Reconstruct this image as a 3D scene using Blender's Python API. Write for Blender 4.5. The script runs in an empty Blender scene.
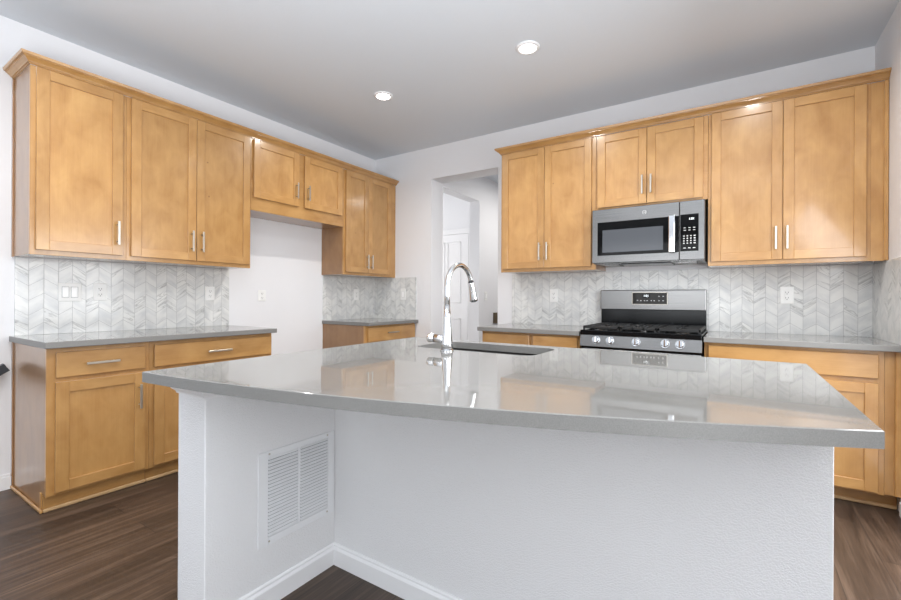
import bpy, bmesh, math, random
from mathutils import Vector, Matrix
random.seed(7)
C = bpy.context.scene.collection
SC = bpy.context.scene

# ------------------------------------------------------------------ camera, world, lights, exposure
yaw, roll = 0.5805, 0.0051
R_ = Vector((math.cos(yaw), math.sin(yaw), 0)); F_ = Vector((-math.sin(yaw), math.cos(yaw), 0)); Z_ = Vector((0, 0, 1))
cx_ = R_ * math.cos(roll) + Z_ * math.sin(roll); cy_ = -R_ * math.sin(roll) + Z_ * math.cos(roll)
cd = bpy.data.cameras.new('camera'); cam = bpy.data.objects.new('camera', cd); C.objects.link(cam)
M_ = Matrix.Identity(4)
for i in range(3):
    M_[i][0] = cx_[i]; M_[i][1] = cy_[i]; M_[i][2] = -F_[i]
M_.translation = Vector((3.6442, -3.8888, 1.1526))
cam.matrix_world = M_
cd.sensor_width = 36; cd.lens = 36 * 436.5413 / 901; cd.shift_y = -1.55 / 901; cd.clip_start = .02
SC.camera = cam

w = bpy.data.worlds.new('sky'); SC.world = w; w.use_nodes = True
w.node_tree.nodes['Background'].inputs[0].default_value = (.86, .93, 1, 1)
w.node_tree.nodes['Background'].inputs[1].default_value = 1.0

def area(name, loc, rot, sx, sy, power, col, shape='RECTANGLE', spread=180):
    l = bpy.data.lights.new(name, 'AREA'); l.shape = shape; l.size = sx; l.size_y = sy; l.energy = power; l.color = col
    l.spread = math.radians(spread)
    o = bpy.data.objects.new(name, l); C.objects.link(o); o.location = loc; o.rotation_euler = rot; return o
P2 = math.pi / 2
# daylight entering by the window behind the camera and by the patio door in the right wall
area('daylight_behind', (2.2, -8.35, 1.45), (P2, 0, 0), 2.9, 2.1, 55, (.93, .965, 1))
area('daylight_patio', (4.62, -1.72, 1.15), (P2 - .6, 0, P2), 1.4, 1.8, 66, (.95, .975, 1))
area('side_fill', (4.62, -4.35, 1.25), (P2 - .2, 0, P2), 1.7, 1.7, 42, (.95, .975, 1))  # added fill from the right, brightens the island front and wing
# added upward fill light that brightens the ceiling, standing in for a bounced flash
area('ceiling_fill', (3.2, -4.35, 1.0), (math.pi, 0, 0), 1.2, 1.2, 122, (.93, .965, 1))
area('side_room_fill', (-1.35, .75, 1.6), (P2, 0, -P2), .8, 1.6, 30, (1, .98, .95))  # added fill inside the side room, no window behind it
area('hall_fill', (1.9, 1.5, 2.7), (0, 0, 0), .9, .9, 26, (1, .97, .93))  # added fill that brightens the hall, has no fixture
SC.view_settings.view_transform = 'Standard'; SC.view_settings.look = 'None'
SC.view_settings.gamma = 1; SC.view_settings.use_curve_mapping = False
SC.view_settings.exposure = -0.04
CAN_POWER = 13
SC.cycles.use_denoising = True
SC.cycles.max_bounces = 10; SC.cycles.diffuse_bounces = 6; SC.cycles.glossy_bounces = 5
SC.cycles.sample_clamp_indirect = 6
SC.cycles.caustics_reflective = False; SC.cycles.caustics_refractive = False

# ------------------------------------------------------------------ materials
def srgb(r, g, b):
    f = lambda c: (c / 255 / 12.92) if c / 255 <= .04045 else ((c / 255 + .055) / 1.055) ** 2.4
    return (f(r), f(g), f(b), 1)

class NT:
    def __init__(s, name):
        s.m = bpy.data.materials.new(name); s.m.use_nodes = True
        s.t = s.m.node_tree; s.b = s.t.nodes['Principled BSDF']
    def n(s, typ, **kw):
        nd = s.t.nodes.new(typ)
        for k, v in kw.items():
            if k in nd.inputs: nd.inputs[k].default_value = v
            else: setattr(nd, k, v)
        return nd
    def l(s, a, b): s.t.links.new(a, b)
    def math(s, op, a, b=None, clamp=False):
        nd = s.t.nodes.new('ShaderNodeMath'); nd.operation = op; nd.use_clamp = clamp
        for i, x in enumerate((a, b)):
            if x is None: continue
            if isinstance(x, (int, float)): nd.inputs[i].default_value = x
            else: s.l(x, nd.inputs[i])
        return nd.outputs[0]
    def ramp(s, fac, stops):
        nd = s.t.nodes.new('ShaderNodeValToRGB'); e = nd.color_ramp.elements
        while len(e) < len(stops): e.new(.5)
        for k, (p, c) in enumerate(stops):
            e[k].position = p; e[k].color = c
        s.l(fac, nd.inputs[0]); return nd.outputs[0]
    def mix(s, fac, a, b, mode='MIX'):
        nd = s.t.nodes.new('ShaderNodeMix'); nd.data_type = 'RGBA'; nd.blend_type = mode
        for i, x in ((0, fac), (6, a), (7, b)):
            if isinstance(x, (int, float)): nd.inputs[i].default_value = x
            elif isinstance(x, tuple): nd.inputs[i].default_value = x
            else: s.l(x, nd.inputs[i])
        return nd.outputs[2]
    def set(s, **kw):
        for k, v in kw.items(): s.b.inputs[k.replace('_', ' ')].default_value = v
        return s
    def bump(s, h, strength, dist=.001):
        nd = s.t.nodes.new('ShaderNodeBump'); nd.inputs['Strength'].default_value = strength
        nd.inputs['Distance'].default_value = dist
        s.l(h, nd.inputs['Height']); s.l(nd.outputs[0], s.b.inputs['Normal'])

def plain(name, col, rough=.5, metal=0, **kw):
    a = NT(name); a.set(Base_Color=col, Roughness=rough, Metallic=metal)
    for k, v in kw.items(): a.b.inputs[k.replace('_', ' ')].default_value = v
    return a.m

def paint(name, col, bump=.0, scale=220, rough=.75):
    a = NT(name); a.set(Base_Color=col, Roughness=rough)
    if bump:
        tc = a.n('ShaderNodeTexCoord')
        nz = a.n('ShaderNodeTexNoise', Scale=scale, Detail=2.0); a.l(tc.outputs['Object'], nz.inputs['Vector'])
        a.bump(a.ramp(nz.outputs[0], [(.42, (0, 0, 0, 1)), (.62, (1, 1, 1, 1))]), bump, .002)
    return a.m

def wood(name, axis, dark, light, rough=.33, coat=.6):
    a = NT(name); tc = a.n('ShaderNodeTexCoord'); oi = a.n('ShaderNodeObjectInfo')
    off = a.n('ShaderNodeVectorMath', operation='SCALE'); a.l(oi.outputs['Random'], off.inputs['Scale']); off.inputs[0].default_value = (37, 91, 53)
    ad = a.n('ShaderNodeVectorMath', operation='ADD'); a.l(tc.outputs['Object'], ad.inputs[0]); a.l(off.outputs[0], ad.inputs[1])
    def noise(sc_long, sc_cross, detail, dist=0.):
        mp = a.n('ShaderNodeMapping'); v = [sc_cross] * 3; v[axis] = sc_long; mp.inputs['Scale'].default_value = v
        a.l(ad.outputs[0], mp.inputs[0])
        nz = a.n('ShaderNodeTexNoise', Scale=1.0, Detail=detail, Distortion=dist); a.l(mp.outputs[0], nz.inputs['Vector']); return nz.outputs[0]
    cloud = noise(6., 9., 5., .5)
    grain = noise(3.5, 150., 3.)
    fig = noise(4., 17., 4., 1.)
    f = a.math('ADD', a.math('MULTIPLY', cloud, .62), a.math('ADD', a.math('MULTIPLY', grain, .14), a.math('MULTIPLY', fig, .24)))
    col = a.ramp(f, [(.33, dark), (.67, light)])
    # small dark knots, few and far between
    vor = a.n('ShaderNodeTexVoronoi', Scale=3.2); a.l(ad.outputs[0], vor.inputs['Vector'])
    k = a.math('LESS_THAN', vor.outputs['Distance'], .022)
    col = a.mix(a.math('MULTIPLY', k, .55), col, (dark[0] * .45, dark[1] * .4, dark[2] * .4, 1))
    tone = a.math('ADD', a.math('MULTIPLY', oi.outputs['Random'], .16), .92)
    cmb = a.n('ShaderNodeCombineColor')
    for i in range(3): a.l(tone, cmb.inputs[i])
    col = a.mix(1., col, cmb.outputs[0], 'MULTIPLY')
    a.l(col, a.b.inputs['Base Color'])
    a.set(Roughness=rough, Coat_Weight=coat, Coat_Roughness=.13)
    a.bump(grain, .04, .001)
    return a.m

WD, WL = srgb(163, 118, 65), srgb(189, 146, 90)
wood_v = wood('maple_vertical_grain', 2, WD, WL)
wood_x = wood('maple_grain_along_x', 0, WD, WL)
wood_y = wood('maple_grain_along_y', 1, WD, WL)
wood_side = wood('maple_veneer_end', 2, srgb(136, 96, 56), srgb(158, 116, 72), coat=1.)
white_wall = paint('white_wall_paint', srgb(226, 226, 228), .10, 90)
wall_island = paint('white_textured_drywall', srgb(226, 226, 227), .45, 230)
white_ceiling = paint('ceiling_paint', srgb(213, 218, 224), .05, 60)
white_trim = paint('white_trim_paint', srgb(232, 232, 233), 0, rough=.4)
shoe_m = wood('maple_shoe_moulding', 1, srgb(176, 142, 100), srgb(204, 172, 130))
white_metal = plain('white_enamel', srgb(226, 227, 229), .4)
white_plastic = plain('white_plastic', srgb(233, 233, 231), .35); rocker_m = plain('white_rocker', srgb(246, 246, 245), .3)
slot_dark = plain('dark_slot', srgb(40, 38, 36), .6)
vent_dark = plain('duct_grey', srgb(138, 140, 143), .8)
nickel = plain('satin_nickel', srgb(192, 185, 174), .34, 1.)
chrome = plain('polished_chrome', srgb(225, 226, 228), .09, 1.)
dark_rubber = plain('dark_rubber', srgb(40, 40, 42), .5)
black_enamel = plain('black_enamel', srgb(11, 12, 14), .14, Specular_IOR_Level=.22)
black_glass = plain('black_glass', srgb(8, 8, 9), .05, Specular_IOR_Level=.15)
cast_iron = plain('cast_iron', srgb(20, 21, 22), .42)
dark_metal = plain('dark_handrail_paint', srgb(46, 49, 54), .3)
window_glass = plain('smoky_door_glass', srgb(78, 81, 86), .1, Specular_IOR_Level=.3)
marking = plain('grey_white_print', srgb(205, 205, 205), .5)
bronze_glass = plain('bronze_black_glass', srgb(24, 20, 14), .06, Specular_IOR_Level=.22)
hall_wood = plain('dark_brown_wood', srgb(86, 72, 50), .5)

def steel():
    a = NT('brushed_stainless_steel'); tc = a.n('ShaderNodeTexCoord')
    mp = a.n('ShaderNodeMapping'); mp.inputs['Scale'].default_value = (3, 3, 420); a.l(tc.outputs['Object'], mp.inputs[0])
    nz = a.n('ShaderNodeTexNoise', Scale=1.0, Detail=2.0); a.l(mp.outputs[0], nz.inputs['Vector'])
    a.l(a.ramp(nz.outputs[0], [(.3, srgb(120, 119, 118)), (.7, srgb(134, 133, 132))]), a.b.inputs['Base Color'])
    a.set(Metallic=1., Roughness=.27); return a.m
steel_m = steel()

def quartz(name, rough, spec):
    a = NT(name); tc = a.n('ShaderNodeTexCoord')
    nz = a.n('ShaderNodeTexNoise', Scale=420.0, Detail=2.0); a.l(tc.outputs['Object'], nz.inputs['Vector'])
    n2 = a.n('ShaderNodeTexNoise', Scale=9.0, Detail=3.0); a.l(tc.outputs['Object'], n2.inputs['Vector'])
    f = a.math('ADD', a.math('MULTIPLY', nz.outputs[0], .85), a.math('MULTIPLY', n2.outputs[0], .15))
    a.l(a.ramp(f, [(.3, srgb(113, 112, 110)), (.7, srgb(129, 128, 125))]), a.b.inputs['Base Color'])
    a.set(Roughness=rough, Specular_IOR_Level=spec); return a.m
quartz_m = quartz('grey_quartz', .035, .75); quartz_edge = quartz('grey_quartz_eased_edge', .38, .5)

def tile(name, off):
    a = NT(name); tc = a.n('ShaderNodeTexCoord'); sp = a.n('ShaderNodeSeparateXYZ'); a.l(tc.outputs['Object'], sp.inputs[0])
    P, K, H = .0706, .67, .0915
    s = a.math('ADD', a.math('ADD', sp.outputs[0], sp.outputs[1]), 60 * P + off)
    pp = a.math('PINGPONG', s, P)
    t = a.math('ADD', a.math('ADD', sp.outputs[2], a.math('MULTIPLY', pp, K)), .0157)
    cs = a.math('DIVIDE', s, P); ct = a.math('DIVIDE', t, H)
    ic = a.math('FLOOR', cs); ir = a.math('FLOOR', ct)
    fc = a.math('FRACT', cs); fr = a.math('FRACT', ct)
    def edge(f, wd):  # 1 on the joint
        return a.math('GREATER_THAN', a.math('ABSOLUTE', a.math('SUBTRACT', f, .5)), .5 - wd)
    g = a.math('MAXIMUM', edge(fc, .015), edge(fr, .0125))
    cv = a.n('ShaderNodeCombineXYZ'); a.l(ic, cv.inputs[0]); a.l(ir, cv.inputs[1])
    wn = a.n('ShaderNodeTexWhiteNoise', noise_dimensions='2D'); a.l(cv.outputs[0], wn.inputs['Vector'])
    # streaks that follow each tile's slant
    v = a.n('ShaderNodeCombineXYZ')
    a.l(a.math('MULTIPLY', s, 4.), v.inputs[0]); a.l(a.math('MULTIPLY', t, 19.), v.inputs[1]); a.l(a.math('MULTIPLY', wn.outputs['Value'], 60.), v.inputs[2])
    nz = a.n('ShaderNodeTexNoise', Scale=1., Detail=4., Distortion=1.2); a.l(v.outputs[0], nz.inputs['Vector'])
    ve = a.math('ABSOLUTE', a.math('SUBTRACT', nz.outputs[0], .5))
    vein = a.ramp(ve, [(.0, (.40, .40, .41, 1)), (.012, (.74, .74, .74, 1)), (.05, (1, 1, 1, 1))])
    v3 = a.n('ShaderNodeCombineXYZ'); a.l(a.math('MULTIPLY', s, 9.), v3.inputs[0]); a.l(a.math('MULTIPLY', t, 16.), v3.inputs[1]); a.l(a.math('MULTIPLY', wn.outputs['Value'], 33.), v3.inputs[2])
    n3 = a.n('ShaderNodeTexNoise', Scale=1., Detail=3.); a.l(v3.outputs[0], n3.inputs['Vector'])
    cl = a.ramp(n3.outputs[0], [(.3, srgb(203, 204, 204)), (.6, srgb(224, 224, 221))])
    col = a.mix(a.math('MULTIPLY', a.math('GREATER_THAN', wn.outputs['Value'], .6), .7), cl, a.mix(1., cl, vein, 'MULTIPLY'))
    tone = a.ramp(wn.outputs['Value'], [(0, (.95, .95, .955, 1)), (1, (1.0, 1.0, 1.0, 1))])
    col = a.mix(1., col, tone, 'MULTIPLY')
    col = a.mix(g, col, srgb(166, 166, 166))
    a.l(col, a.b.inputs['Base Color'])
    a.l(a.math('ADD', a.math('MULTIPLY', g, .5), .13), a.b.inputs['Roughness'])
    a.set(Specular_IOR_Level=.42)
    a.bump(a.math('SUBTRACT', 1., g), .35, .001)
    return a.m
tile_m = tile('marble_chevron_tile_left', .0238); tile_b = tile('marble_chevron_tile_back', .0038)

def planks():
    a = NT('vinyl_plank_floor'); tc = a.n('ShaderNodeTexCoord'); sp = a.n('ShaderNodeSeparateXYZ'); a.l(tc.outputs['Object'], sp.inputs[0])
    cv = a.n('ShaderNodeCombineXYZ'); a.l(sp.outputs[1], cv.inputs[0]); a.l(sp.outputs[0], cv.inputs[1])
    br = a.n('ShaderNodeTexBrick', offset=.37, offset_frequency=2)
    br.inputs['Scale'].default_value = 1; br.inputs['Brick Width'].default_value = 1.22; br.inputs['Row Height'].default_value = .182
    br.inputs['Mortar Size'].default_value = .0018; br.inputs['Mortar Smooth'].default_value = .1; br.inputs['Bias'].default_value = 0
    br.inputs['Color1'].default_value = (0, 0, 0, 1); br.inputs['Color2'].default_value = (1, 1, 1, 1); br.inputs['Mortar'].default_value = (.5, .5, .5, 1)
    a.l(cv.outputs[0], br.inputs['Vector'])
    sc = a.n('ShaderNodeSeparateColor'); a.l(br.outputs['Color'], sc.inputs[0])
    v = a.n('ShaderNodeCombineXYZ')
    a.l(a.math('MULTIPLY', sp.outputs[0], 22.), v.inputs[0]); a.l(a.math('MULTIPLY', sp.outputs[1], 1.1), v.inputs[1]); a.l(a.math('MULTIPLY', sc.outputs[0], 40.), v.inputs[2])
    nz = a.n('ShaderNodeTexNoise', Scale=1., Detail=6., Distortion=.7); a.l(v.outputs[0], nz.inputs['Vector'])
    v2 = a.n('ShaderNodeCombineXYZ')
    a.l(a.math('MULTIPLY', sp.outputs[0], 150.), v2.inputs[0]); a.l(a.math('MULTIPLY', sp.outputs[1], 5.), v2.inputs[1]); a.l(a.math('MULTIPLY', sc.outputs[0], 17.), v2.inputs[2])
    n2 = a.n('ShaderNodeTexNoise', Scale=1., Detail=3.); a.l(v2.outputs[0], n2.inputs['Vector'])
    f = a.math('ADD', a.math('MULTIPLY', nz.outputs[0], .65), a.math('MULTIPLY', n2.outputs[0], .35))
    col = a.ramp(f, [(.32, srgb(43, 33, 26)), (.5, srgb(70, 55, 45)), (.68, srgb(102, 84, 71))])
    tone = a.ramp(sc.outputs[0], [(0, (.80, .80, .80, 1)), (1, (1.08, 1.06, 1.04, 1))])
    col = a.mix(1., col, tone, 'MULTIPLY')
    col = a.mix(a.math('MULTIPLY', br.outputs['Fac'], .8), col, srgb(40, 33, 29))
    a.l(col, a.b.inputs['Base Color'])
    a.l(a.math('ADD', a.math('MULTIPLY', f, .2), .28), a.b.inputs['Roughness'])
    a.bump(f, .06, .001)
    return a.m
floor_m = planks()

def emit(name, col, s):
    a = NT(name); a.set(Base_Color=(.8, .8, .8, 1), Emission_Color=col, Emission_Strength=s); return a.m
lamp_m = emit('lamp_diffuser', (1, .96, .9, 1), 14)
digit_m = emit('display_digits', (.85, .95, 1, 1), 1.6)

# ------------------------------------------------------------------ mesh helpers
WORLD = {}          # world position of every object's origin
def ID(u, d, z): return (u, d, z)
class MB:
    """collects shapes (through a coordinate map) and links them as ONE mesh object"""
    def __init__(s, f=ID): s.bm = bmesh.new(); s.f = f
    def raw(s, vs, fs, mi=0, smooth=False):
        v = [s.bm.verts.new(s.f(*p)) for p in vs]; out = []
        for q in fs:
            try: fc = s.bm.faces.new([v[i] for i in q])
            except ValueError: continue
            fc.material_index = mi; fc.smooth = smooth; out.append(fc)
        return v, out
    def box(s, a0, a1, b0, b1, c0, c1, mi=0, bev=0., seg=1):
        vs = [(a, b, c) for a in (a0, a1) for b in (b0, b1) for c in (c0, c1)]
        v, fs = s.raw(vs, [(0, 1, 3, 2), (4, 6, 7, 5), (0, 4, 5, 1), (2, 3, 7, 6), (0, 2, 6, 4), (1, 5, 7, 3)], mi)
        if bev:
            es = list({e for fc in fs for e in fc.edges})
            bmesh.ops.bevel(s.bm, geom=es, offset=bev, segments=seg, affect='EDGES', profile=.5)
        return s
    def prism(s, poly, c0, c1, mi=0, bev=0., smooth_sides=False):
        """polygon in the first two map coordinates, from c0 to c1 in the third"""
        n = len(poly)
        vs = [(p[0], p[1], c0) for p in poly] + [(p[0], p[1], c1) for p in poly]
        fs = [tuple(range(n)), tuple(range(2 * n - 1, n - 1, -1))] + [(i, n + i, n + (i + 1) % n, (i + 1) % n) for i in range(n)]
        v, fc = s.raw(vs, fs, mi)
        if smooth_sides:
            for q in fc[2:]: q.smooth = True
        if bev:
            es = list({e for e in fc[0].edges} | {e for e in fc[1].edges})
            bmesh.ops.bevel(s.bm, geom=es, offset=bev, segments=2, affect='EDGES', profile=.5)
        return s
    def tube(s, pts, rad, n=16, mi=0, cap=True, smooth=True):
        pts = [Vector(p) for p in pts]
        if isinstance(rad, (int, float)): rad = [rad] * len(pts)
        rings = []; ref = None
        for i, p in enumerate(pts):
            t = (pts[min(i + 1, len(pts) - 1)] - pts[max(i - 1, 0)]).normalized()
            if ref is None:
                ref = Vector((0, 0, 1)) if abs(t.z) < .9 else Vector((1, 0, 0))
            a = (ref - t * ref.dot(t)).normalized(); ref = a; b = t.cross(a)
            rings.append([s.bm.verts.new(s.f(*(p + (a * math.cos(6.28318530718 * k / n) + b * math.sin(6.28318530718 * k / n)) * rad[i]))) for k in range(n)])
        for r0, r1 in zip(rings, rings[1:]):
            for k in range(n):
                fc = s.bm.faces.new((r0[k], r0[(k + 1) % n], r1[(k + 1) % n], r1[k])); fc.smooth = smooth; fc.material_index = mi
        if cap:
            for r in (rings[0], rings[-1]):
                fc = s.bm.faces.new(r); fc.material_index = mi
        return s
    def disc(s, c, r, h, n=28, mi=0, axis=2, bev=0.):
        """short cylinder starting at c, height h along the axis"""
        c = Vector(c); e = Vector((0, 0, 0)); e[axis] = h
        if bev:
            e2 = Vector((0, 0, 0)); e2[axis] = h - bev if h > 0 else h + bev
            return s.tube([c, c + e2, c + e], [r, r, r - abs(bev)], n, mi, smooth=False)
        return s.tube([c, c + e], r, n, mi)
    def build(s, name, mats, parent=None, at=None, smooth_angle=None):
        bm = s.bm
        bmesh.ops.recalc_face_normals(bm, faces=bm.faces[:])
        lo = Vector((1e9,) * 3); hi = -lo
        for v in bm.verts:
            for i in range(3): lo[i] = min(lo[i], v.co[i]); hi[i] = max(hi[i], v.co[i])
        org = Vector(at) if at is not None else Vector(((lo.x + hi.x) / 2, (lo.y + hi.y) / 2, (lo.z + hi.z) / 2 if parent else lo.z))
        for v in bm.verts: v.co -= org
        me = bpy.data.meshes.new(name); bm.to_mesh(me); bm.free()
        for m in (mats if isinstance(mats, (list, tuple)) else [mats]): me.materials.append(m)
        o = bpy.data.objects.new(name, me); C.objects.link(o)
        WORLD[o.name] = org
        o.location = org - (WORLD[parent.name] if parent else Vector())
        if parent: o.parent = parent
        return o
def tag(o, label=None, cat=None, group=None, kind=None):
    if label: o['label'] = label
    if cat: o['category'] = cat
    if group: o['group'] = group
    if kind: o['kind'] = kind
    return o
def thing(name, loc, label, cat, group=None):
    o = bpy.data.objects.new(name, None); C.objects.link(o); o.location = loc; o.empty_display_size = .1
    WORLD[o.name] = Vector(loc); return tag(o, label, cat, group)
def struct(name, mb, mats, parent=None):
    o = mb.build(name, mats, parent, at=(0, 0, 0) if not parent else None)
    if not parent: o['kind'] = 'structure'
    return o
def text_mesh(name, txt, size, mat, parent, loc, face):
    """flat lettering, facing -Y (face 'B') or +X (face 'L')"""
    cu = bpy.data.curves.new(name, 'FONT'); cu.body = txt; cu.size = size; cu.align_x = 'CENTER'; cu.align_y = 'CENTER'; cu.extrude = .0004
    tmp = bpy.data.objects.new(name + '_tmp', cu); C.objects.link(tmp)
    dg = bpy.context.evaluated_depsgraph_get(); me = bpy.data.meshes.new_from_object(tmp.evaluated_get(dg))
    bpy.data.objects.remove(tmp); bpy.data.curves.remove(cu)
    me.materials.clear(); me.materials.append(mat)
    o = bpy.data.objects.new(name, me); C.objects.link(o); o.parent = parent
    o.location = Vector(loc) - WORLD[parent.name]; WORLD[o.name] = Vector(loc)
    o.rotation_euler = (P2, 0, 0 if face == 'B' else P2); return o
LEFT = lambda u, d, z: (d, u, z)       # along the left wall: u = y, d out from the wall
BACK = lambda u, d, z: (u, -d, z)      # along the back wall: u = x, d out from the wall

# ------------------------------------------------------------------ the room
CE = 2.812; XR = 4.39; T = .2
YB = -8.4; XE = XR
m = MB(); m.box(-2.2, XE + .2, YB - .2, 3.2, -.12, 0); struct('floor', m, floor_m)
m = MB(); m.box(-.2, XE + .2, YB - .2, .2, CE, CE + .12); struct('ceiling', m, white_ceiling)
m = MB(); m.box(-T, 0, YB - .2, T, 0, CE); struct('wall_left', m, white_wall)
OX0, OX1, OZ = .836, 1.655, 2.462
m = MB(); m.box(0, OX0, 0, .225, 0, CE); m.box(OX1, XR + T, 0, .225, 0, CE); m.box(OX0, OX1, 0, .225, OZ, CE)
struct('wall_back', m, white_wall)
m = MB(); m.box(XR, XR + .2, -.95, 0, 0, CE); m.box(XR, XR + .2, YB, -5.3, 0, CE); m.box(XR, XR + .2, -3.4, -2.5, 0, CE); m.box(XR, XR + .2, -5.3, -3.4, 0, .35); m.box(XR, XR + .2, -5.3, -3.4, 2.2, CE); m.box(XR, XR + .2, -2.5, -.95, 2.1, CE)
struct('wall_right', m, white_wall)
# wall behind the camera, with a wide window opening
m = MB(); m.box(-T, .7, YB - .2, YB, 0, CE); m.box(3.7, XE + .2, YB - .2, YB, 0, CE); m.box(.7, 3.7, YB - .2, YB, 0, .35); m.box(.7, 3.7, YB - .2, YB, 2.55, CE)
struct('wall_behind', m, white_wall)
def window(name, f, u0, u1, z0, z1, nb):
    m = MB(f)
    for a, b, c, d in ((u0, u0 + .06, z0, z1), (u1 - .06, u1, z0, z1), (u0, u1, z0, z0 + .06), (u0, u1, z1 - .06, z1)): m.box(a, b, -.1, .02, c, d)
    for i in range(1, nb):
        u = u0 + (u1 - u0) * i / nb; m.box(u - .03, u + .03, -.1, .01, z0, z1)
    struct(name, m, white_trim)
window('window_1', lambda u, d, z: (u, YB + d - .04, z), .7, 3.7, .35, 2.55, 3)
window('window_2', lambda u, d, z: (XR - d + .04, u, z), -2.5, -.95, .0, 2.1, 2)
window('window_added', lambda u, d, z: (XR - d + .04, u, z), -5.3, -3.4, .35, 2.2, 2)  # unseen window, added so the side fill has an opening

# hall beyond the doorway
m = MB(); m.box(OX0 - .15, OX0, .225, 3.0, 2.424, 2.78); m.box(OX0 - .15, OX0, 1.072, 3.0, 0, 2.424); struct('wall_hall_left', m, white_wall)
m = MB(); m.box(OX0 - .15, 3.1, 3.0, 3.15, 0, 2.78); struct('wall_hall_end', m, white_wall)
m = MB(); m.box(3.0, 3.1, .225, 3.0, 0, 2.78); struct('wall_hall_right', m, white_wall)
m = MB(); m.box(-1.6, 3.1, .225, 3.15, 2.765, 2.86); struct('ceiling_hall', m, white_ceiling)
m = MB(); m.box(-1.6, -.2, .1, .225, 0, 2.78); struct('wall_side_room_front', m, white_wall)
m = MB(); m.box(-1.6, -1.5, .1, 1.5, 0, 2.78); struct('wall_side_room_left', m, white_wall)
m = MB(); m.box(-1.6, OX0 - .15, 1.35, 1.5, 0, 2.78); struct('wall_side_room_back', m, white_wall)
# panelled white door on that room's back wall
m = MB(lambda u, d, z: (u, 1.35 - d, z))
du0, du1, dz = -.24, .515, 2.06
m.box(du0, du1, .0, .022, .008, dz, bev=.002)
door = struct('door_1', m, white_trim)
xs = ((-.15, .118), (.160, .392))
for (a, b) in xs:
    for (c, d) in ((1.09, 1.955), (.22, .875)):
        p = MB(lambda u, dd, z: (u, 1.35 - dd, z))
        t = .022
        for k in range(2):
            o0 = .0 + .028 * k; hh = t + (.006 if k == 0 else .004)
            p.box(a + o0, b - o0, t - .002, hh - .003, c + o0, d - o0, bev=.0015) if k else None
        for (q0, q1, r0, r1) in ((a, b, d - .018, d), (a, b, c, c + .018), (a, a + .018, c, d), (b - .018, b, c, d)):
            p.box(q0, q1, t - .002, t + .007, r0, r1, bev=.003)
        struct('door_panel', p, white_trim, door)
m = MB(lambda u, d, z: (u, 1.35 - d, z)); m.box(du0 - .07, du0 - .003, 0, .02, 0, dz + .005); m.box(du1 + .003, du1 + .07, 0, .02, 0, dz + .005); m.box(du0 - .07, du1 + .07, 0, .02, dz + .005, dz + .075)
struct('trim_1', m, white_trim)
# baseboards
def bb_prof(m, u0, u1): m.box(u0, u1, 0, .013, 0, .075, bev=.0); m.prism([], 0, 0) if 0 else None; m.box(u0, u1, 0, .009, .075, .092, bev=.003)
m = MB(LEFT); bb_prof(m, YB, -3.142); bb_prof(m, -1.80, -.79); struct('baseboard_left', m, white_trim)
m = MB(BACK); bb_prof(m, .64, OX0); struct('baseboard_back', m, white_trim)
m = MB(lambda u, d, z: (XR - d, u, z)); bb_prof(m, -.95, -.61); bb_prof(m, YB, -2.5); struct('baseboard_right', m, white_trim)

# ------------------------------------------------------------------ backsplashes
m = MB(LEFT); m.box(-3.129, -1.803, .0004, .009, .9145, 1.389)
tag(m.build('tile_backsplash', tile_m, at=(0, 0, 0)), 'marble chevron tile backsplash behind the long counter on the left wall', 'backsplash')
m = MB(); m.box(.0004, .009, -.787, -.0004, .9145, 1.389); m.box(.009, .638, -.009, -.0004, .9145, 1.389)
tag(m.build('tile_backsplash', tile_m, at=(0, 0, 0)), 'small marble chevron tile backsplash wrapping the corner left of the doorway', 'backsplash')
m = MB(); m.box(1.816, XR - .0004, -.009, -.0004, .9145, 1.389); m.box(XR - .009, XR - .0004, -.655, -.009, .9145, 1.389)
tag(m.build('tile_backsplash', tile_b, at=(0, 0, 0)), 'marble chevron tile backsplash behind the range and right-hand counter', 'backsplash')

# ------------------------------------------------------------------ cabinets
FF = .3244     # face of the upper boxes
LF = .610      # face of the base boxes
DT = .0205     # door thickness
def handle(parent, f, u, z, front, length, vert, mat=nickel):
    m = MB(f); h = length / 2; d = front + .031
    P = (lambda s: (u, d, z + s)) if vert else (lambda s: (u + s, d, z))
    a, b = P(-h), P(h)
    if vert: m.box(u - .0062, u + .0062, d - .0045, d + .0045, a[2], b[2], 0, .0016)
    else: m.box(a[0], b[0], d - .0045, d + .0045, z - .0062, z + .0062, 0, .0016)
    for s in (-h + .022, h - .022):
        q = P(s); m.tube([(q[0], front - .001, q[2]), q], .0046, 10)
    return m.build('handle', mat, parent)
def shaker(parent, f, u0, u1, z0, z1, face, hz, name='door', hd=None):
    """framed door with a flat recessed panel; hd = (u, z centre, length)"""
    st = .057; fr = face + DT; m = MB(f)
    m.box(u0, u0 + st, face + .001, fr, z0, z1, 0, .0018); m.box(u1 - st, u1, face + .001, fr, z0, z1, 0, .0018)
    m.box(u0 + st, u1 - st, face + .001, fr - .0004, z0, z0 + st, 1, .0014); m.box(u0 + st, u1 - st, face + .001, fr - .0004, z1 - st, z1, 1, .0014)
    d = m.build(name, [wood_v, hz], parent)
    p = MB(f); p.box(u0 + st - .004, u1 - st + .004, face + .003, fr - .0095, z0 + st - .004, z1 - st + .004)
    p.build('door_panel', wood_v, d)
    if hd: handle(d, f, hd[0], hd[1], fr, hd[2], True)
    return d
def drawer(parent, f, u0, u1, z0, z1, face, hz, hd=None):
    m = MB(f); m.box(u0, u1, face + .001, face + DT, z0, z1, 0, .003)
    d = m.build('drawer', hz, parent)
    if hd: handle(d, f, hd[0], hd[1], face + DT, hd[2], False)
    return d
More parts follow.
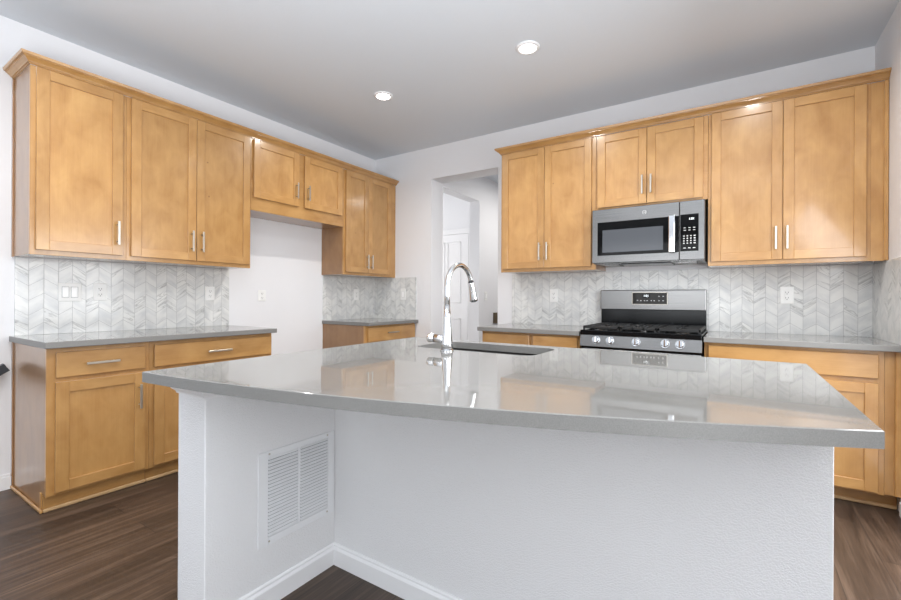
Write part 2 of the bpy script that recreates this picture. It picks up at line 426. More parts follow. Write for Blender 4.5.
def upper(f, hz, u0, u1, z0, z1, doors, label, group, ends=(0, 0)):
    base = f((u0 + u1) / 2, FF / 2, z0)
    t = thing('wall_cabinet', base, label, 'cabinet', group)
    m = MB(f); m.box(u0 + .0005, u1 - .0005, .001, FF - .019, z0 + .002, z1)
    m.build('cabinet_box', wood_side, t)
    m = MB(f); m.box(u0 + .0005, u1 - .0005, FF - .019, FF, z0, z1, 0, .001); m.build('face_frame', wood_v if (z1 - z0) > .8 else hz, t)
    for (a, b, c, d, hu, hzc, hl) in doors: shaker(t, f, a, b, c, d, FF, hz, hd=(hu, hzc, hl))
    return t
def lower(f, hz, u0, u1, drawers, doors, label, group, zt=.879, toe=.553, toe_end=0):
    base = f((u0 + u1) / 2, LF / 2, 0)
    t = thing('base_cabinet', base, label, 'cabinet', group)
    m = MB(f); m.box(u0 + .0005, u1 - .0005, .001, LF - .019, .1, zt); m.box(u0 + .0005, u1 - .0005, .001, toe, .0, .1)
    m.build('cabinet_box', wood_side, t)
    m = MB(f); m.box(u0 + .0005, u1 - .0005, LF - .019, LF, .092, zt, 0, .001); m.build('face_frame', wood_v, t)
    ue = u1 + toe_end
    m = MB(f); m.box(u0 + .001, ue - .001, toe, toe + .008, .0, .092); m.build('toe_kick', hz, t)
    m = MB(f); m.box(u0 + .001, ue - .001, toe + .008, toe + .021, 0, .02, 0, .005); m.build('shoe_moulding', shoe_m, t)
    for (a, b, c, d, hd) in drawers: drawer(t, f, a, b, c, d, LF, hz, hd)
    for (a, b, c, d, hd) in doors: shaker(t, f, a, b, c, d, LF, hz, hd=hd)
    return t
GU = 'maple wall cabinets'; GL = 'maple base cabinets'
ZT = 2.455; HU = 1.557; HL = .15
c1 = upper(LEFT, wood_y, -3.138, -2.674, 1.39, ZT, [(-3.114, -2.698, 1.418, 2.45, -2.730, HU, HL)], 'single-door maple wall cabinet at the left end of the row', GU)
m = MB(LEFT); m.box(-3.145, -3.138, .001, .022, 1.388, 2.452); m.build('scribe_strip', wood_side, c1)
upper(LEFT, wood_y, -2.674, -1.808, 1.39, ZT, [(-2.651, -2.243, 1.418, 2.45, -2.277, HU, HL), (-2.2395, -1.823, 1.418, 2.45, -2.206, HU, HL)],
      'two-door maple wall cabinet above the double-width left counter, left of the refrigerator gap', GU)
upper(LEFT, wood_y, -1.808, -.803, 1.868, ZT, [(-1.788, -1.348, 1.973, 2.45, -1.382, 2.107, .14), (-1.287, -.836, 1.973, 2.45, -1.256, 2.107, .14)],
      'short two-door maple wall cabinet over the empty refrigerator gap', GU)
upper(LEFT, wood_y, -.803, -.001, 1.39, ZT, [(-.781, -.461, 1.418, 2.45, -.488, HU - .02, HL), (-.458, -.098, 1.418, 2.45, -.425, HU - .02, HL)],
      'two-door maple wall cabinet above the small corner counter', GU)
upper(BACK, wood_x, 1.853, 2.697, 1.39, ZT, [(1.873, 2.266, 1.418, 2.45, 2.232, HU, HL), (2.2695, 2.664, 1.418, 2.45, 2.300, HU, HL)],
      'two-door maple wall cabinet between the doorway and the microwave', GU)
upper(BACK, wood_x, 2.698, 3.471, 1.862, ZT, [(2.714, 3.073, 1.877, 2.445, 3.046, 2.015, .14), (3.0765, 3.442, 1.877, 2.445, 3.106, 2.015, .14)],
      'short two-door maple wall cabinet directly above the microwave', GU)
cr = upper(BACK, wood_x, 3.472, 4.312, 1.39, ZT, [(3.492, 3.889, 1.418, 2.45, 3.854, HU, HL), (3.8925, 4.291, 1.418, 2.45, 3.913, HU, HL)],
           'widest two-door maple wall cabinet, right of the microwave against the right wall', GU)
m = MB(BACK); m.box(4.3125, 4.389, FF - .03, FF - .004, 1.39, 2.455); m.build('filler', wood_v, cr)
m = MB(BACK); m.box(4.368, 4.3885, FF - .004, FF + .012, 1.39, 2.455, 0, .004); m.build('scribe_strip', wood_v, cr)

def door_h(u, z=.556): return (u, z, .145)
c2 = lower(LEFT, wood_y, -3.135, -2.655, [(-3.098, -2.679, .718, .855, (-2.90, .785, .155))], [(-3.100, -2.680, .108, .694, door_h(-2.714))],
           'maple base cabinet with one drawer and one door, leftmost on the left wall', GL)
m = MB(LEFT); m.box(-3.141, -3.135, .001, .022, .02, .878); m.build('scribe_strip', wood_side, c2)
m = MB(LEFT); m.box(-3.148, -3.135, .001, .574, 0, .02, 0, .005); m.box(-3.141, -3.135, .535, .556, .02, .105); m.build('shoe_moulding', wood_y, c2)
lower(LEFT, wood_y, -2.655, -1.806, [(-2.63, -1.818, .718, .855, (-2.233, .785, .165))],
      [(-2.63, -2.226, .108, .694, door_h(-2.26)), (-2.2225, -1.818, .108, .694, door_h(-2.19))],
      'wide maple base cabinet with one long drawer, partly hidden behind the island corner', GL)
lower(LEFT, wood_y, -.785, -.001, [(-.752, -.012, .718, .862, (-.405, .80, .165))],
      [(-.752, -.384, .108, .694, door_h(-.418)), (-.3805, -.012, .108, .694, door_h(-.347))],
      'maple base cabinet in the corner left of the doorway, behind the island', GL)
lower(BACK, wood_x, 1.822, 2.662, [(1.839, 2.258, .718, .864, None), (2.288, 2.645, .718, .864, None)],
      [(1.839, 2.258, .108, .694, door_h(2.225)), (2.288, 2.645, .108, .694, door_h(2.32))],
      'maple base cabinet with two drawer fronts, left of the range', GL, toe=.512)
c3 = lower(BACK, wood_x, 3.468, 4.318, [(3.491, 4.291, .727, .86, None)],
           [(3.491, 3.889, .106, .7, door_h(3.856)), (3.8925, 4.291, .106, .7, door_h(3.926))],
           'maple base cabinet with one wide drawer front, right of the range', GL, toe=.512, toe_end=.07)
m = MB(BACK); m.box(4.3185, 4.3885, LF - .03, LF - .001, .1, .878); m.build('filler', wood_v, c3)
m = MB(BACK); m.box(4.358, 4.3885, LF - .001, LF + .014, .1, .878, 0, .004); m.build('scribe_strip', wood_v, c3)

# crown mouldings: a stepped profile swept with mitred corners
CP = [(.0, 2.4555), (.007, 2.4555), (.007, 2.464), (.013, 2.464), (.016, 2.470), (.030, 2.483), (.036, 2.485), (.036, 2.491), (.044, 2.491), (.048, 2.506), (.0, 2.506)]
def crown(path_fn, npts, label, horiz):
    m = MB(); rings = []
    for k in range(npts):
        rings.append([m.bm.verts.new((*path_fn(k, d), z)) for d, z in CP])
    n = len(CP)
    for r0, r1 in zip(rings, rings[1:]):
        for k in range(n): m.bm.faces.new((r0[k], r0[(k + 1) % n], r1[(k + 1) % n], r1[k]))
    m.bm.faces.new(rings[0]); m.bm.faces.new(rings[-1])
    tag(m.build('crown_moulding', horiz), label, 'crown moulding')
FC = FF + .004
crown(lambda k, d: [(.001, -3.138 - d), (FC + d, -3.138 - d), (FC + d, -.001)][k], 3, 'maple crown moulding along the top of the left-wall cabinets', wood_y)
crown(lambda k, d: [(1.853 - d, -.001), (1.853 - d, -FC - d), (4.3885, -FC - d)][k], 3, 'maple crown moulding along the top of the back-wall cabinets', wood_x)

# ------------------------------------------------------------------ countertops
CT, CB = .914, .8825
def edge_slot(m):
    m.bm.normal_update()
    for fc in m.bm.faces:
        if abs(fc.normal.z) < .5: fc.material_index = 1
def counter(f, u0, u1, label, d0=.0005, d1=.667):
    m = MB(f); m.box(u0, u1, d0, d1, CB - .002, CT, 0, .003, 2)
    edge_slot(m); return tag(m.build('countertop', [quartz_m, quartz_edge]), label, 'countertop')
counter(LEFT, -3.153, -1.796, 'long grey quartz countertop on the left wall')
counter(LEFT, -.796, -.0005, 'small grey quartz countertop in the corner left of the doorway')
counter(BACK, 1.802, 2.668, 'grey quartz countertop between the doorway and the range')
counter(BACK, 3.467, 4.3895, 'grey quartz countertop right of the range, against the right wall')

# island top: bowed front edge, sink cut-out
def arc(p, q, bow, n):
    p = Vector(p); q = Vector(q); ch = (q - p).length; R = (ch * ch / 4 + bow * bow) / (2 * bow)
    dr = (q - p).normalized(); nm = Vector((dr.y, -dr.x)); c = (p + q) / 2 - nm * (R - bow)
    a0 = math.atan2(p.y - c.y, p.x - c.x); a1 = math.atan2(q.y - c.y, q.x - c.x)
    return [(c.x + R * math.cos(a0 + (a1 - a0) * i / n), c.y + R * math.sin(a0 + (a1 - a0) * i / n)) for i in range(n + 1)]
def round_rect(x0, x1, y0, y1, r, n=8):
    out = []
    for (cx, cy, a) in ((x1 - r, y0 + r, -P2), (x1 - r, y1 - r, 0), (x0 + r, y1 - r, P2), (x0 + r, y0 + r, 2 * P2)):
        for i in range(n + 1):
            t = a + P2 * i / n; out.append((cx + r * math.cos(t), cy + r * math.sin(t)))
    return out
SX0, SX1, SY0, SY1 = 2.305, 2.93, -2.185, -1.865
outer = arc((2.056, -3.262), (3.872, -2.783), .092, 40) + [(3.866, -1.782), (1.985, -1.765)]
hole = round_rect(SX0, SX1, SY0, SY1, .06)
def plate(m, outer, hole, z0, z1):
    bm = m.bm; tops = []
    for z in (z1, z0):
        loops = []
        for lp in (outer, hole):
            vs = [bm.verts.new((x, y, z)) for x, y in lp]; loops.append(vs)
        es = [bm.edges.new((vs[i], vs[(i + 1) % len(vs)])) for vs in loops for i in range(len(vs))]
        bmesh.ops.triangle_fill(bm, use_beauty=True, use_dissolve=False, edges=es); tops.append(loops)
    for a, b in zip(tops[0], tops[1]):
        n = len(a)
        for i in range(n): bm.faces.new((a[i], a[(i + 1) % n], b[(i + 1) % n], b[i]))
m = MB(); plate(m, outer, hole, CB - .002, CT - .002)
# thin eased arris along the top
inner = arc((2.0595, -3.2585), (3.8695, -2.7805), .092, 40) + [(3.8635, -1.7845), (1.9875, -1.7675)]
m2 = MB(); plate(m2, inner, round_rect(SX0 - .002, SX1 + .002, SY0 - .002, SY1 + .002, .062), CT - .002, CT)
for vs in ((outer, inner),):
    a = [m2.bm.verts.new((x, y, CT - .002)) for x, y in vs[0]]; b = [m2.bm.verts.new((x, y, CT)) for x, y in vs[1]]
    for i in range(len(a)): m2.bm.faces.new((a[i], a[(i + 1) % len(a)], b[(i + 1) % len(a)], b[i]))
tmp = bpy.data.meshes.new('t'); m2.bm.to_mesh(tmp); m2.bm.free(); m.bm.from_mesh(tmp); bpy.data.meshes.remove(tmp)
bmesh.ops.remove_doubles(m.bm, verts=m.bm.verts[:], dist=.0002)
edge_slot(m); tag(m.build('countertop', [quartz_m, quartz_edge]), 'large grey quartz island top with a bowed front edge and sink cut-out', 'countertop')

# ------------------------------------------------------------------ island
isl = thing('kitchen_island', (2.9, -2.4, 0), 'white drywall kitchen island with a return wing on the left, under the bowed quartz top', 'kitchen island')
WX0, WX1, WY0, PY = 1.999, 2.179, -3.127, -2.572
ITOP = CB - .003
m = MB(); m.box(WX0, WX1, WY0, -1.81, 0, ITOP, 0, .003); m.build('wing_wall', wall_island, isl)
m = MB(); m.box(WX1 - .001, 3.832, PY, PY + .12, 0, ITOP, 0, .002); m.build('front_wall', wall_island, isl)
m = MB(); m.box(WX1, 2.255, PY + .12, -1.83, .1, ITOP); m.box(2.98, 3.832, PY + .12, -1.83, .1, ITOP); m.box(2.255, 2.98, PY + .12, -1.83, .1, .62)
m.box(2.255, 2.98, -1.84, -1.83, .62, ITOP); m.box(WX1, 3.832, PY + .12, -1.9, 0, .1)
m.build('cabinet_box', wood_side, isl)
for k, (a, b) in enumerate(((2.19, 2.59), (2.60, 3.02), (3.03, 3.41), (3.42, 3.825))):
    fI = lambda u, d, z: (u, -1.83 + d, z)
    shaker(isl, fI, a, b, .11, .86, 0, wood_x, hd=(b - .04 if k % 2 == 0 else a + .04, .7, .15))
# capital moulding round the wing's top
prof = [(0, .816), (.004, .816), (.007, .824), (.016, .832), (.024, .846), (.027, .856), (.030, .858), (.030, ITOP), (0, ITOP)]
m = MB(); rings = []
for k in range(4):
    P = lambda d, k=k: [(WX0 - d, -1.81), (WX0 - d, WY0 - d), (WX1 + d, WY0 - d), (WX1 + d, PY)][k]
    rings.append([m.bm.verts.new((*P(d), z)) for d, z in prof])
n = len(prof)
for r0, r1 in zip(rings, rings[1:]):
    for k in range(n): m.bm.faces.new((r0[k], r0[(k + 1) % n], r1[(k + 1) % n], r1[k]))
m.bm.faces.new(rings[0]); m.bm.faces.new(rings[-1]); m.build('capital_moulding', white_trim, isl)
m = MB()
prof = [(0, 0), (.014, 0), (.014, .066), (.011, .072), (.008, .076), (.008, .083), (.004, .088), (0, .088)]
rings = []
for k in range(4):
    P = lambda d, k=k: [(WX0 + .02, WY0 - d), (WX1 + d, WY0 - d), (WX1 + d, PY - d), (3.832, PY - d)][k]
    rings.append([m.bm.verts.new((*P(d), z)) for d, z in prof])
n = len(prof)
for r0, r1 in zip(rings[1:], rings[2:]):
    for k in range(n): m.bm.faces.new((r0[k], r0[(k + 1) % n], r1[(k + 1) % n], r1[k]))
bmesh.ops.delete(m.bm, geom=rings[0], context='VERTS')
m.bm.faces.new(rings[1]); m.bm.faces.new(rings[-1]); m.build('baseboard', white_trim, isl)

# return-air grille on the wing's inner face
VX = WX1
gv = thing('return_air_grille', (VX, -2.757, .228), 'white louvred return air grille on the island wing wall', 'air vent')
fv = lambda u, d, z: (VX + d, u, z)
Y0, Y1, V0, V1 = -2.938, -2.580, .226, .578
cols = ((-2.897, -2.763), (-2.752, -2.612)); LZ0, LZ1 = .256, .555
m = MB(fv)
m.box(Y0, cols[0][0], .0005, .006, V0, V1, 0, .0015); m.box(cols[1][1], Y1, .0005, .006, V0, V1, 0, .0015)
m.box(cols[0][0], cols[1][1], .0005, .006, LZ1, V1, 0, .0015); m.box(cols[0][0], cols[1][1], .0005, .006, V0, LZ0, 0, .0015)
m.box(cols[0][1], cols[1][0], .0005, .006, LZ0, LZ1, 0, .0015); m.build('grille_frame', white_metal, gv)
m = MB(fv); m.box(cols[0][0], cols[1][1], .0003, .0012, LZ0, LZ1); m.build('duct_back', vent_dark, gv)
for a, b in cols:
    m = MB(fv); N = 23
    for i in range(N):
        z = LZ0 + (LZ1 - LZ0) * (i + .5) / N; h = (LZ1 - LZ0) / N
        q = lambda y: [(y, .0015, z + h * .40), (y, .0082, z - h * .14), (y, .0076, z - h * .22), (y, .0012, z + h * .28)]
        m.raw(q(a) + q(b), [(0, 1, 5, 4), (1, 2, 6, 5), (2, 3, 7, 6), (3, 0, 4, 7), (0, 3, 2, 1), (4, 5, 6, 7)])
    m.build('louvre', white_metal, gv)
for y, z in ((-2.893, .567), (-2.617, .567), (-2.893, .241), (-2.617, .241)):
    m = MB(fv); m.tube([(y, .005, z), (y, .0075, z)], .0038, 12); m.build('screw', nickel, gv)

# ------------------------------------------------------------------ sink and faucet
snk = thing('kitchen_sink', ((SX0 + SX1) / 2, (SY0 + SY1) / 2, .65), 'undermount stainless steel sink set into the island top', 'sink')
m = MB()
rr = [round_rect(SX0 - e, SX1 + e, SY0 - e, SY1 + e, r) for e, r in ((.022, .08), (.003, .063), (-.002, .058), (-.012, .05), (-.05, .045))]
zz = [CB - .004, CB - .004, .80, .70, .682]
rings = [[m.bm.verts.new((x, y, z)) for x, y in lp] for lp, z in zip(rr, zz)]
for r0, r1 in zip(rings, rings[1:]):
    for k in range(len(r0)):
        fc = m.bm.faces.new((r0[k], r0[(k + 1) % len(r0)], r1[(k + 1) % len(r0)], r1[k])); fc.smooth = True
m.bm.faces.new(rings[-1]); m.build('basin', steel_m, snk)
m = MB(); m.disc((2.615, -2.0, .683), .045, .004, bev=.002); m.build('drain', chrome, snk)

FX, FY = 2.545, -2.240
fau = thing('faucet', (FX, FY, CT), 'tall chrome pull-down gooseneck faucet on the island beside the sink', 'faucet')
m = MB(); m.disc((FX, FY, CT + .0003), .031, .006, bev=.002); m.build('base_ring', chrome, fau)
m = MB(); m.tube([(FX, FY, z) for z in (CT + .006, .95, 1.0, 1.06, 1.12)], [.0270, .0250, .0205, .0165, .0140], 24); m.build('body', chrome, fau)
pts = []; R = .108
zc = 1.203
for z in (1.12, 1.17, zc): pts.append((FX, FY, z))
for i in range(1, 22):
    a = math.pi - (math.pi - .30) * i / 21
    pts.append((FX, FY + R + R * math.cos(a), zc + R * math.sin(a)))
m = MB(); m.tube(pts, [.0128] + [.0118] * (len(pts) - 1), 18); m.build('spout', chrome, fau)
e = Vector(pts[-1]); dr = Vector((0, .30, -.955)).normalized()
m = MB(); m.tube([e + dr * t for t in (0, .006, .04, .085, .097)], [.0125, .0140, .0155, .0195, .0205], 20); hd = m.build('spray_head', chrome, fau)
m = MB(); m.tube([e + dr * .097, e + dr * .101], [.0185, .017], 18); m.build('spray_face', dark_rubber, hd)
m = MB(); m.tube([e + dr * -.003, e + dr * .002], .0142, 18); m.build('joint_ring', dark_rubber, fau)
m = MB(); m.tube([(FX - .018, FY, .968), (FX - .062, FY, .968)], .0195, 20); hn = m.build('handle', chrome, fau)
m = MB(); m.tube([(FX - .062, FY, .968), (FX - .068, FY, .968)], .0175, 20); m.build('joint_ring', dark_rubber, hn)
m = MB(); m.tube([(FX - .068, FY, .968), (FX - .100, FY, .968), (FX - .104, FY, .968)], [.0195, .0195, .016], 20); 
m.build('handle_cap', chrome, hn)

# ------------------------------------------------------------------ microwave
mw = thing('microwave', (3.078, -.2, 1.40), 'stainless over-the-range microwave with black door and keypad', 'microwave')
X0, X1, Z0, Z1 = 2.7, 3.459, 1.433, 1.8465
m = MB(BACK); m.box(X0, X1, .0095, .385, Z0 - .006, Z1, 0, .002); m.build('case', steel_m, mw)
m = MB(BACK); m.box(X0 - .007, 3.3015, .3855, .419, Z0, Z1, 0, .003); dr_ = m.build('door', steel_m, mw)
m = MB(BACK); m.box(2.735, 3.2985, .4185, .4205, 1.489, 1.746, 0, .0008); m.build('black_surround', black_glass, dr_)
m = MB(BACK); m.box(2.773, 3.198, .4204, .4212, 1.512, 1.684); m.build('door_window', window_glass, dr_)
m = MB(BACK); m.box(3.237, 3.277, .445, .457, 1.487, 1.748, 0, .004, 2); m.box(3.245, 3.269, .42, .446, 1.497, 1.517); m.box(3.245, 3.269, .42, .446, 1.718, 1.738)
m.build('handle', chrome, dr_)
# round emblem above the window
bx, bz = 3.072, 1.795
m = MB(BACK); pr = [(bx + .0135 * math.cos(t * math.pi / 16), .4197, bz + .0135 * math.sin(t * math.pi / 16)) for t in range(33)]; m.tube(pr, .0011, 6); em = m.build('emblem', marking, dr_)
text_mesh('emblem_letters', 'GE', .015, marking, dr_, (bx, -.4196, bz), 'B')
m = MB(BACK); m.box(3.3035, X1 - .001, .3855, .419, Z0, Z1, 0, .003); cp = m.build('control_housing', steel_m, mw)
m = MB(BACK); m.prism([(3.309, 1.493), (3.309, 1.75), (3.420, 1.75), (3.420, 1.508), (3.416, 1.499), (3.406, 1.493)], 0, 1) if 0 else m.box(3.308, 3.421, .4185, .4208, 1.493, 1.752, 0, .001)
kp = m.build('keypad', black_glass, mw)
text_mesh('clock_digits', '1:01', .021, digit_m, kp, (3.378, -.4213, 1.718), 'B')
def key(parent, x0, x1, d0, d1, z0, z1):
    m = MB(BACK); m.box(x0, x1, d0, d1, z0, z1); m.build('key', marking, parent)
for r in range(4):
    for c in range(4): key(kp, 3.331 + c * .0215 - .0045, 3.331 + c * .0215 + (.0045 if c < 3 else .008), .4205, .4212, 1.600 - r * .017 - .0035, 1.600 - r * .017 + .0035)
for r in range(2):
    for c in range(3): key(kp, 3.336 + c * .029 - .007, 3.336 + c * .029 + .007, .4205, .4212, 1.657 - r * .017 - .002, 1.657 - r * .017 + .002)
for c in range(3): key(kp, 3.336 + c * .029 - .008, 3.336 + c * .029 + .008, .4205, .4212, 1.513, 1.518)
m = MB(BACK); m.box(2.90, 3.24, .08, .36, 1.4205, 1.4275); m.build('underside_filter', black_enamel, mw)
for a, b in ((2.76, 2.87), (3.28, 3.40)):
    m = MB(BACK); m.box(a, b, .12, .30, 1.4205, 1.4275); m.build('underside_lens', steel_m, mw)

# ------------------------------------------------------------------ gas range
rg = thing('gas_range', (3.068, -.34, 0), 'stainless freestanding gas range with black cooktop and five knobs', 'range')
RX0, RX1 = 2.679, 3.459
m = MB(BACK); m.box(RX0, RX1, .02, .63, .03, .895, 0, .002)
for x in (RX0 + .05, RX1 - .05):
    for d in (.08, .56): m.disc((x, d, 0), .018, .031)
m.build('body', black_enamel, rg)
# cooktop tray with raised lip
m = MB(BACK); m.box(RX0, RX1, .02, .668, .893, .914, 0, .004, 2); m.box(RX0, RX1, .640, .672, .893, .928, 0, .005, 2); m.box(RX0, RX0 + .012, .02, .66, .90, .924, 0, .003); m.box(RX1 - .012, RX1, .02, .66, .90, .924, 0, .003); m.build('cooktop', black_enamel, rg)
m = MB(BACK)
m.raw([(RX0, .63, .895), (RX1, .63, .895), (RX1, .63, .805), (RX0, .63, .805), (RX0, .662, .892), (RX1, .662, .892), (RX1, .678, .812), (RX0, .678, .812)],
      [(0, 1, 2, 3), (4, 7, 6, 5), (0, 4, 5, 1), (3, 2, 6, 7), (0, 3, 7, 4), (1, 5, 6, 2)])
m.build('control_panel', steel_m, rg)
for x in (2.794, 2.891, 3.064, 3.245, 3.334):
    m = MB(BACK); nrm = Vector((0, .98, .2)); c = Vector((x, .6685, .858))
    m.tube([c, c + nrm * .006], [.030, .029], 24); m.tube([c + nrm * .006, c + nrm * .03, c + nrm * .034], [.0265, .024, .021], 24)
    m.box(x - .004, x + .004, .698, .7085, .845, .886, 0, .0015); m.build('knob', chrome, rg)
m = MB(BACK); m.box(RX0 + .004, RX1 - .004, .6305, .664, .235, .795, 0, .006, 2); od = m.build('oven_door', steel_m, rg)
m = MB(BACK); m.box(RX0 + .10, RX1 - .10, .6635, .6655, .33, .66); m.build('oven_window', black_glass, od)
m = MB(BACK); m.tube([(RX0 + .05, .71, .745), (RX1 - .05, .71, .745)], .012, 16)
for x in (RX0 + .09, RX1 - .09): m.tube([(x, .663, .745), (x, .71, .745)], .009, 12)
m.build('handle', steel_m, od)
m = MB(BACK); m.box(RX0 + .004, RX1 - .004, .6305, .658, .06, .225, 0, .005, 2); m.build('storage_drawer', steel_m, rg)
# backguard
m = MB(BACK); m.box(RX0 - .006 + .002, RX1 - .008, .012, .052, .905, 1.075); m.build('backguard_base', black_enamel, rg)
m = MB(BACK); m.box(RX0 - .010, RX1 - .008, .012, .062, 1.067, 1.230, 0, .006, 2); bg = m.build('backguard_panel', steel_m, rg)
m = MB(BACK)
for a, b, c, d in ((2.922, 3.187, 1.111, 1.116), (2.922, 3.187, 1.206, 1.211), (2.922, 2.927, 1.111, 1.211), (3.182, 3.187, 1.111, 1.211)): m.box(a, b, .0615, .0645, c, d, 0, .0008)
m.build('display_bezel', nickel, bg)
m = MB(BACK); m.box(2.927, 3.182, .0615, .0638, 1.116, 1.206); dp = m.build('display', bronze_glass, bg)
m = MB(BACK); m.box(3.003, 3.058, .0637, .0641, 1.166, 1.196); m.build('clock_window', black_glass, bg)
text_mesh('clock_digits', '1:01', .024, digit_m, bg, (3.03, -.0645, 1.181), 'B')
for x, z in ((2.965, 1.145), (2.99, 1.143), (3.018, 1.143), (3.038, 1.143), (3.068, 1.143), (3.09, 1.143), (3.125, 1.143), (3.155, 1.143), (3.125, 1.178), (3.155, 1.178)):
    key(bg, x - .005, x + .005, .0637, .0643, z - .003, z + .003)
# burners and grates
BU = [(2.81, .50, .036), (2.81, .20, .030), (3.07, .35, .042), (3.33, .50, .036), (3.33, .20, .030)]
for x, d, r in BU:
    m = MB(BACK)
    if x == 3.07:
        m.prism(round_rect(x - .035, x + .035, d - .10, d + .10, .034), .9135, .926)
    else: m.disc((x, d, .9135), r * 1.25, .010, bev=.003)
    b_ = m.build('burner', steel_m, rg)
    m = MB(BACK)
    if x == 3.07: m.prism(round_rect(x - .03, x + .03, d - .095, d + .095, .029), .926, .931)
    else: m.disc((x, d, .9235), r, .008, bev=.002)
    m.build('burner_cap', cast_iron, b_)
def grate(u0, u1, griddle=False):
    m = MB(BACK); d0, d1 = .075, .636; zt = .957; t = .0065
    bar = lambda a0, a1, b0, b1, z0=zt - .019, z1=zt: m.box(a0, a1, b0, b1, z0, z1, 0, .002)
    bar(u0, u1, d0, d0 + 2 * t); bar(u0, u1, d1 - 2 * t, d1); bar(u0, u0 + 2 * t, d0, d1); bar(u1 - 2 * t, u1, d0, d1)
    um = (u0 + u1) / 2; dm = (d0 + d1) / 2
    bar(u0, u1, dm - t, dm + t)
    if griddle:
        for k in (.35, .65): bar(u0 + (u1 - u0) * k - t, u0 + (u1 - u0) * k + t, d0, d1)
        bar(u0, u1, d0 + .14, d0 + .14 + 2 * t); bar(u0, u1, d1 - .14 - 2 * t, d1 - .14)
    else:
        for c in ((d0 + dm) / 2, (dm + d1) / 2):
            bar(u0, um - .03, c - t, c + t); bar(um + .03, u1, c - t, c + t)
            bar(um - t, um + t, c + .03, c + .14); bar(um - t, um + t, c - .14, c - .03)
    for a in (u0 + t, u1 - t):
        for b in (d0 + t, d1 - t, dm): m.box(a - t, a + t, b - t, b + t, .913, zt - .012)
    m.build('grate', cast_iron, rg)
grate(2.69, 2.945); grate(2.953, 3.187, True); grate(3.195, 3.45)

# ------------------------------------------------------------------ outlets and switches
def plate_on(f, u0, u1, z0, z1, d, kind, label, cat, group='white wall plates', name=None):
    um, zm = (u0 + u1) / 2, (z0 + z1) / 2
    t = thing(name or ('outlet' if cat == 'outlet' else 'light_switch'), f(um, d, z0), label, cat, group)
    m = MB(f); m.box(u0, u1, d + .0003, d + .006, z0, z1, 0, .0025, 2); m.build('cover_plate', white_plastic, t)
    if kind == 'outlet':
        m = MB(f); m.box(um - .0165, um + .0165, d + .005, d + .0075, zm - .034, zm + .034, 0, .0015); r = m.build('receptacle', white_plastic, t)
        for s in (-1, 1):
            m = MB(f); c = zm + s * .019
            m.box(um - .0085, um - .0060, d + .0074, d + .0080, c - .003, c + .006); m.box(um + .0060, um + .0085, d + .0074, d + .0080, c - .003, c + .006)
            m.tube([(um, d + .0074, c - .009), (um, d + .0080, c - .009)], .0028, 10); m.build('slot', slot_dark, r)
    else:
        k = kind
        for i in range(k):
            c = um + (i - (k - 1) / 2) * .046
            m = MB(f); m.box(c - .0165, c + .0165, d + .005, d + .0085, zm - .033, zm + .033, 0, .0015); m.build('rocker', rocker_m, t)
            m = MB(f); m.box(c - .0185, c + .0185, d + .0055, d + .0066, zm - .035, zm + .035); m.build('rocker_surround', vent_dark, t)
TL = .009
plate_on(LEFT, -2.93, -2.812, 1.122, 1.240, TL, 2, 'white double rocker switch plate on the left wall tile', 'light switch')
plate_on(LEFT, -2.748, -2.672, 1.127, 1.245, TL, 'outlet', 'white outlet on the left wall tile, right beside the double switch', 'outlet')
plate_on(LEFT, -2.006, -1.929, 1.127, 1.240, TL, 'outlet', 'white outlet at the right end of the left wall tile', 'outlet')
plate_on(LEFT, -1.53, -1.452, 1.120, 1.220, 0, 'outlet', 'white outlet on the bare wall of the refrigerator gap', 'outlet')
plate_on(LEFT, -.352, -.275, 1.130, 1.252, TL, 'outlet', 'white outlet on the corner tile below the corner wall cabinet', 'outlet')
plate_on(BACK, .415, .490, 1.132, 1.262, TL, 1, 'white single rocker switch on the corner tile nearest the doorway', 'light switch')
plate_on(BACK, 2.198, 2.276, 1.125, 1.242, TL, 'outlet', 'white outlet on the back tile left of the range', 'outlet')
plate_on(BACK, 3.901, 3.979, 1.126, 1.248, TL, 'outlet', 'white outlet on the back tile right of the range', 'outlet')
plate_on(lambda u, d, z: (OX0 + d, u, z), 1.21, 1.285, 1.13, 1.245, 0, 1, 'white switch on the hall wall seen through the doorway', 'light switch')
hb = thing('wooden_wall_box', (OX0, 1.535, .81), 'small dark brown wooden box on the hall wall, beside the doorway edge', 'box')
fh = lambda u, d, z: (OX0 + d, u, z)
m = MB(fh); m.box(1.462, 1.64, .001, .06, .815, .96, 0, .003); m.build('case', hall_wood, hb)
m = MB(fh); m.box(1.482, 1.62, .0595, .0625, .833, .942); m.build('front_panel', plain('darkest_brown', srgb(48, 38, 26), .5), hb)

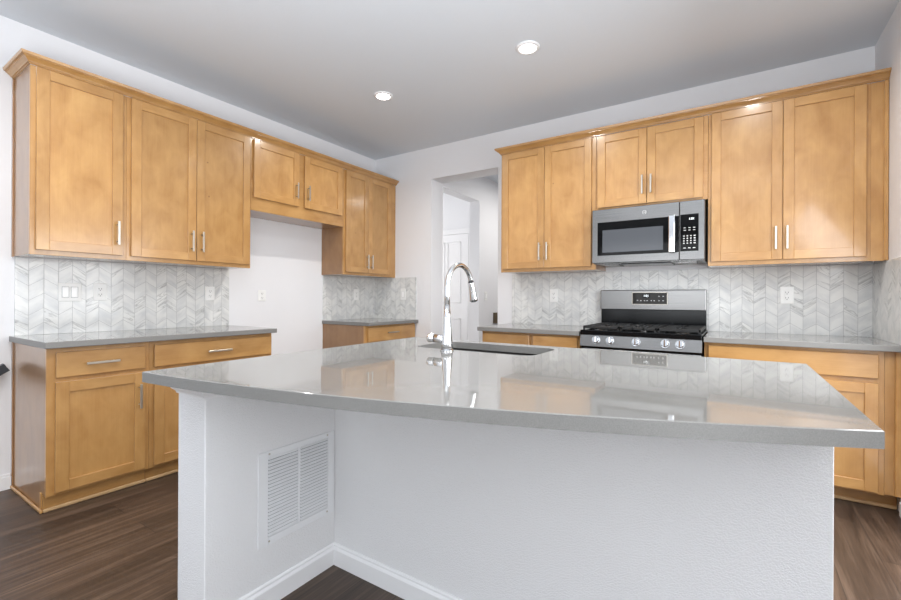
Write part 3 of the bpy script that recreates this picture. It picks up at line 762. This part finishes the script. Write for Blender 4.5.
# ------------------------------------------------------------------ recessed lights
CANS = [((1.216, -1.205), 'recessed ceiling light nearer the left-wall cabinets', 1), ((2.484, -1.205), 'recessed ceiling light in the middle of the ceiling, before the doorway cabinet', 1),
        ((3.752, -1.205), 'recessed ceiling light over the right counter', 0), ((1.216, -3.3), 'recessed ceiling light over the left floor', 0),
        ((2.484, -3.3), 'recessed ceiling light over the island stools', 0), ((3.752, -3.3), 'recessed ceiling light nearest the patio door', 0)]
for (x, y), lab, vis in CANS:
    t = thing('ceiling_light', (x, y, CE - .02), lab, 'ceiling light', 'recessed ceiling lights')
    m = MB(); pr = [(.078, 0.), (.078, -.005), (.070, -.010), (.056, -.011), (.050, -.004)]
    N = 36; rings = [[m.bm.verts.new((x + r * math.cos(2 * math.pi * k / N), y + r * math.sin(2 * math.pi * k / N), CE + z)) for k in range(N)] for r, z in pr]
    for r0, r1 in zip(rings, rings[1:]):
        for k in range(N):
            fc = m.bm.faces.new((r0[k], r0[(k + 1) % N], r1[(k + 1) % N], r1[k])); fc.smooth = True
    m.build('trim_ring', white_trim, t)
    m = MB(); m.tube([(x, y, CE - .001), (x, y, CE - .010), (x, y, CE - .0145)], [.0505, .0505, .045], 36); m.build('diffuser', lamp_m, t)
    area('can_lamp', (x, y, CE - .016), (0, 0, 0), .085, .085, CAN_POWER, (1, .965, .92), 'DISK', 150)

# ------------------------------------------------------------------ handrail at the far left
hr = thing('handrail', (.06, -3.165, .2), 'end of a dark grey sloping handrail on the left wall beside the base cabinet', 'handrail')
m = MB(); a = Vector((.05, -3.186, .757)); b = Vector((.05, -3.75, .40)); dv = (b - a).normalized(); up = Vector((0, -dv.z, dv.y)); up = up if up.z > 0 else -up
def rail(m, hw, o0, o1):
    vs = []
    for p in (a, b):
        for sx in (-hw, hw):
            for o in (o0, o1): vs.append(tuple(p + Vector((sx, 0, 0)) + up * o))
    m.raw(vs, [(0, 1, 3, 2), (4, 6, 7, 5), (0, 4, 5, 1), (2, 3, 7, 6), (0, 2, 6, 4), (1, 5, 7, 3)])
rail(m, .018, -.014, .0); m.build('rail_cap', dark_metal, hr)
m = MB(); rail(m, .011, -.05, -.014); m.build('rail_body', dark_metal, hr)
p = a + dv * .3 - up * .05
m = MB(); m.tube([tuple(p), (p.x, p.y, p.z - .03), (.02, p.y, p.z - .05), (.001, p.y, p.z - .05)], .007, 10); m.tube([(.0005, p.y, p.z - .05), (.006, p.y, p.z - .05)], .03, 20); m.build('bracket', dark_metal, hr)
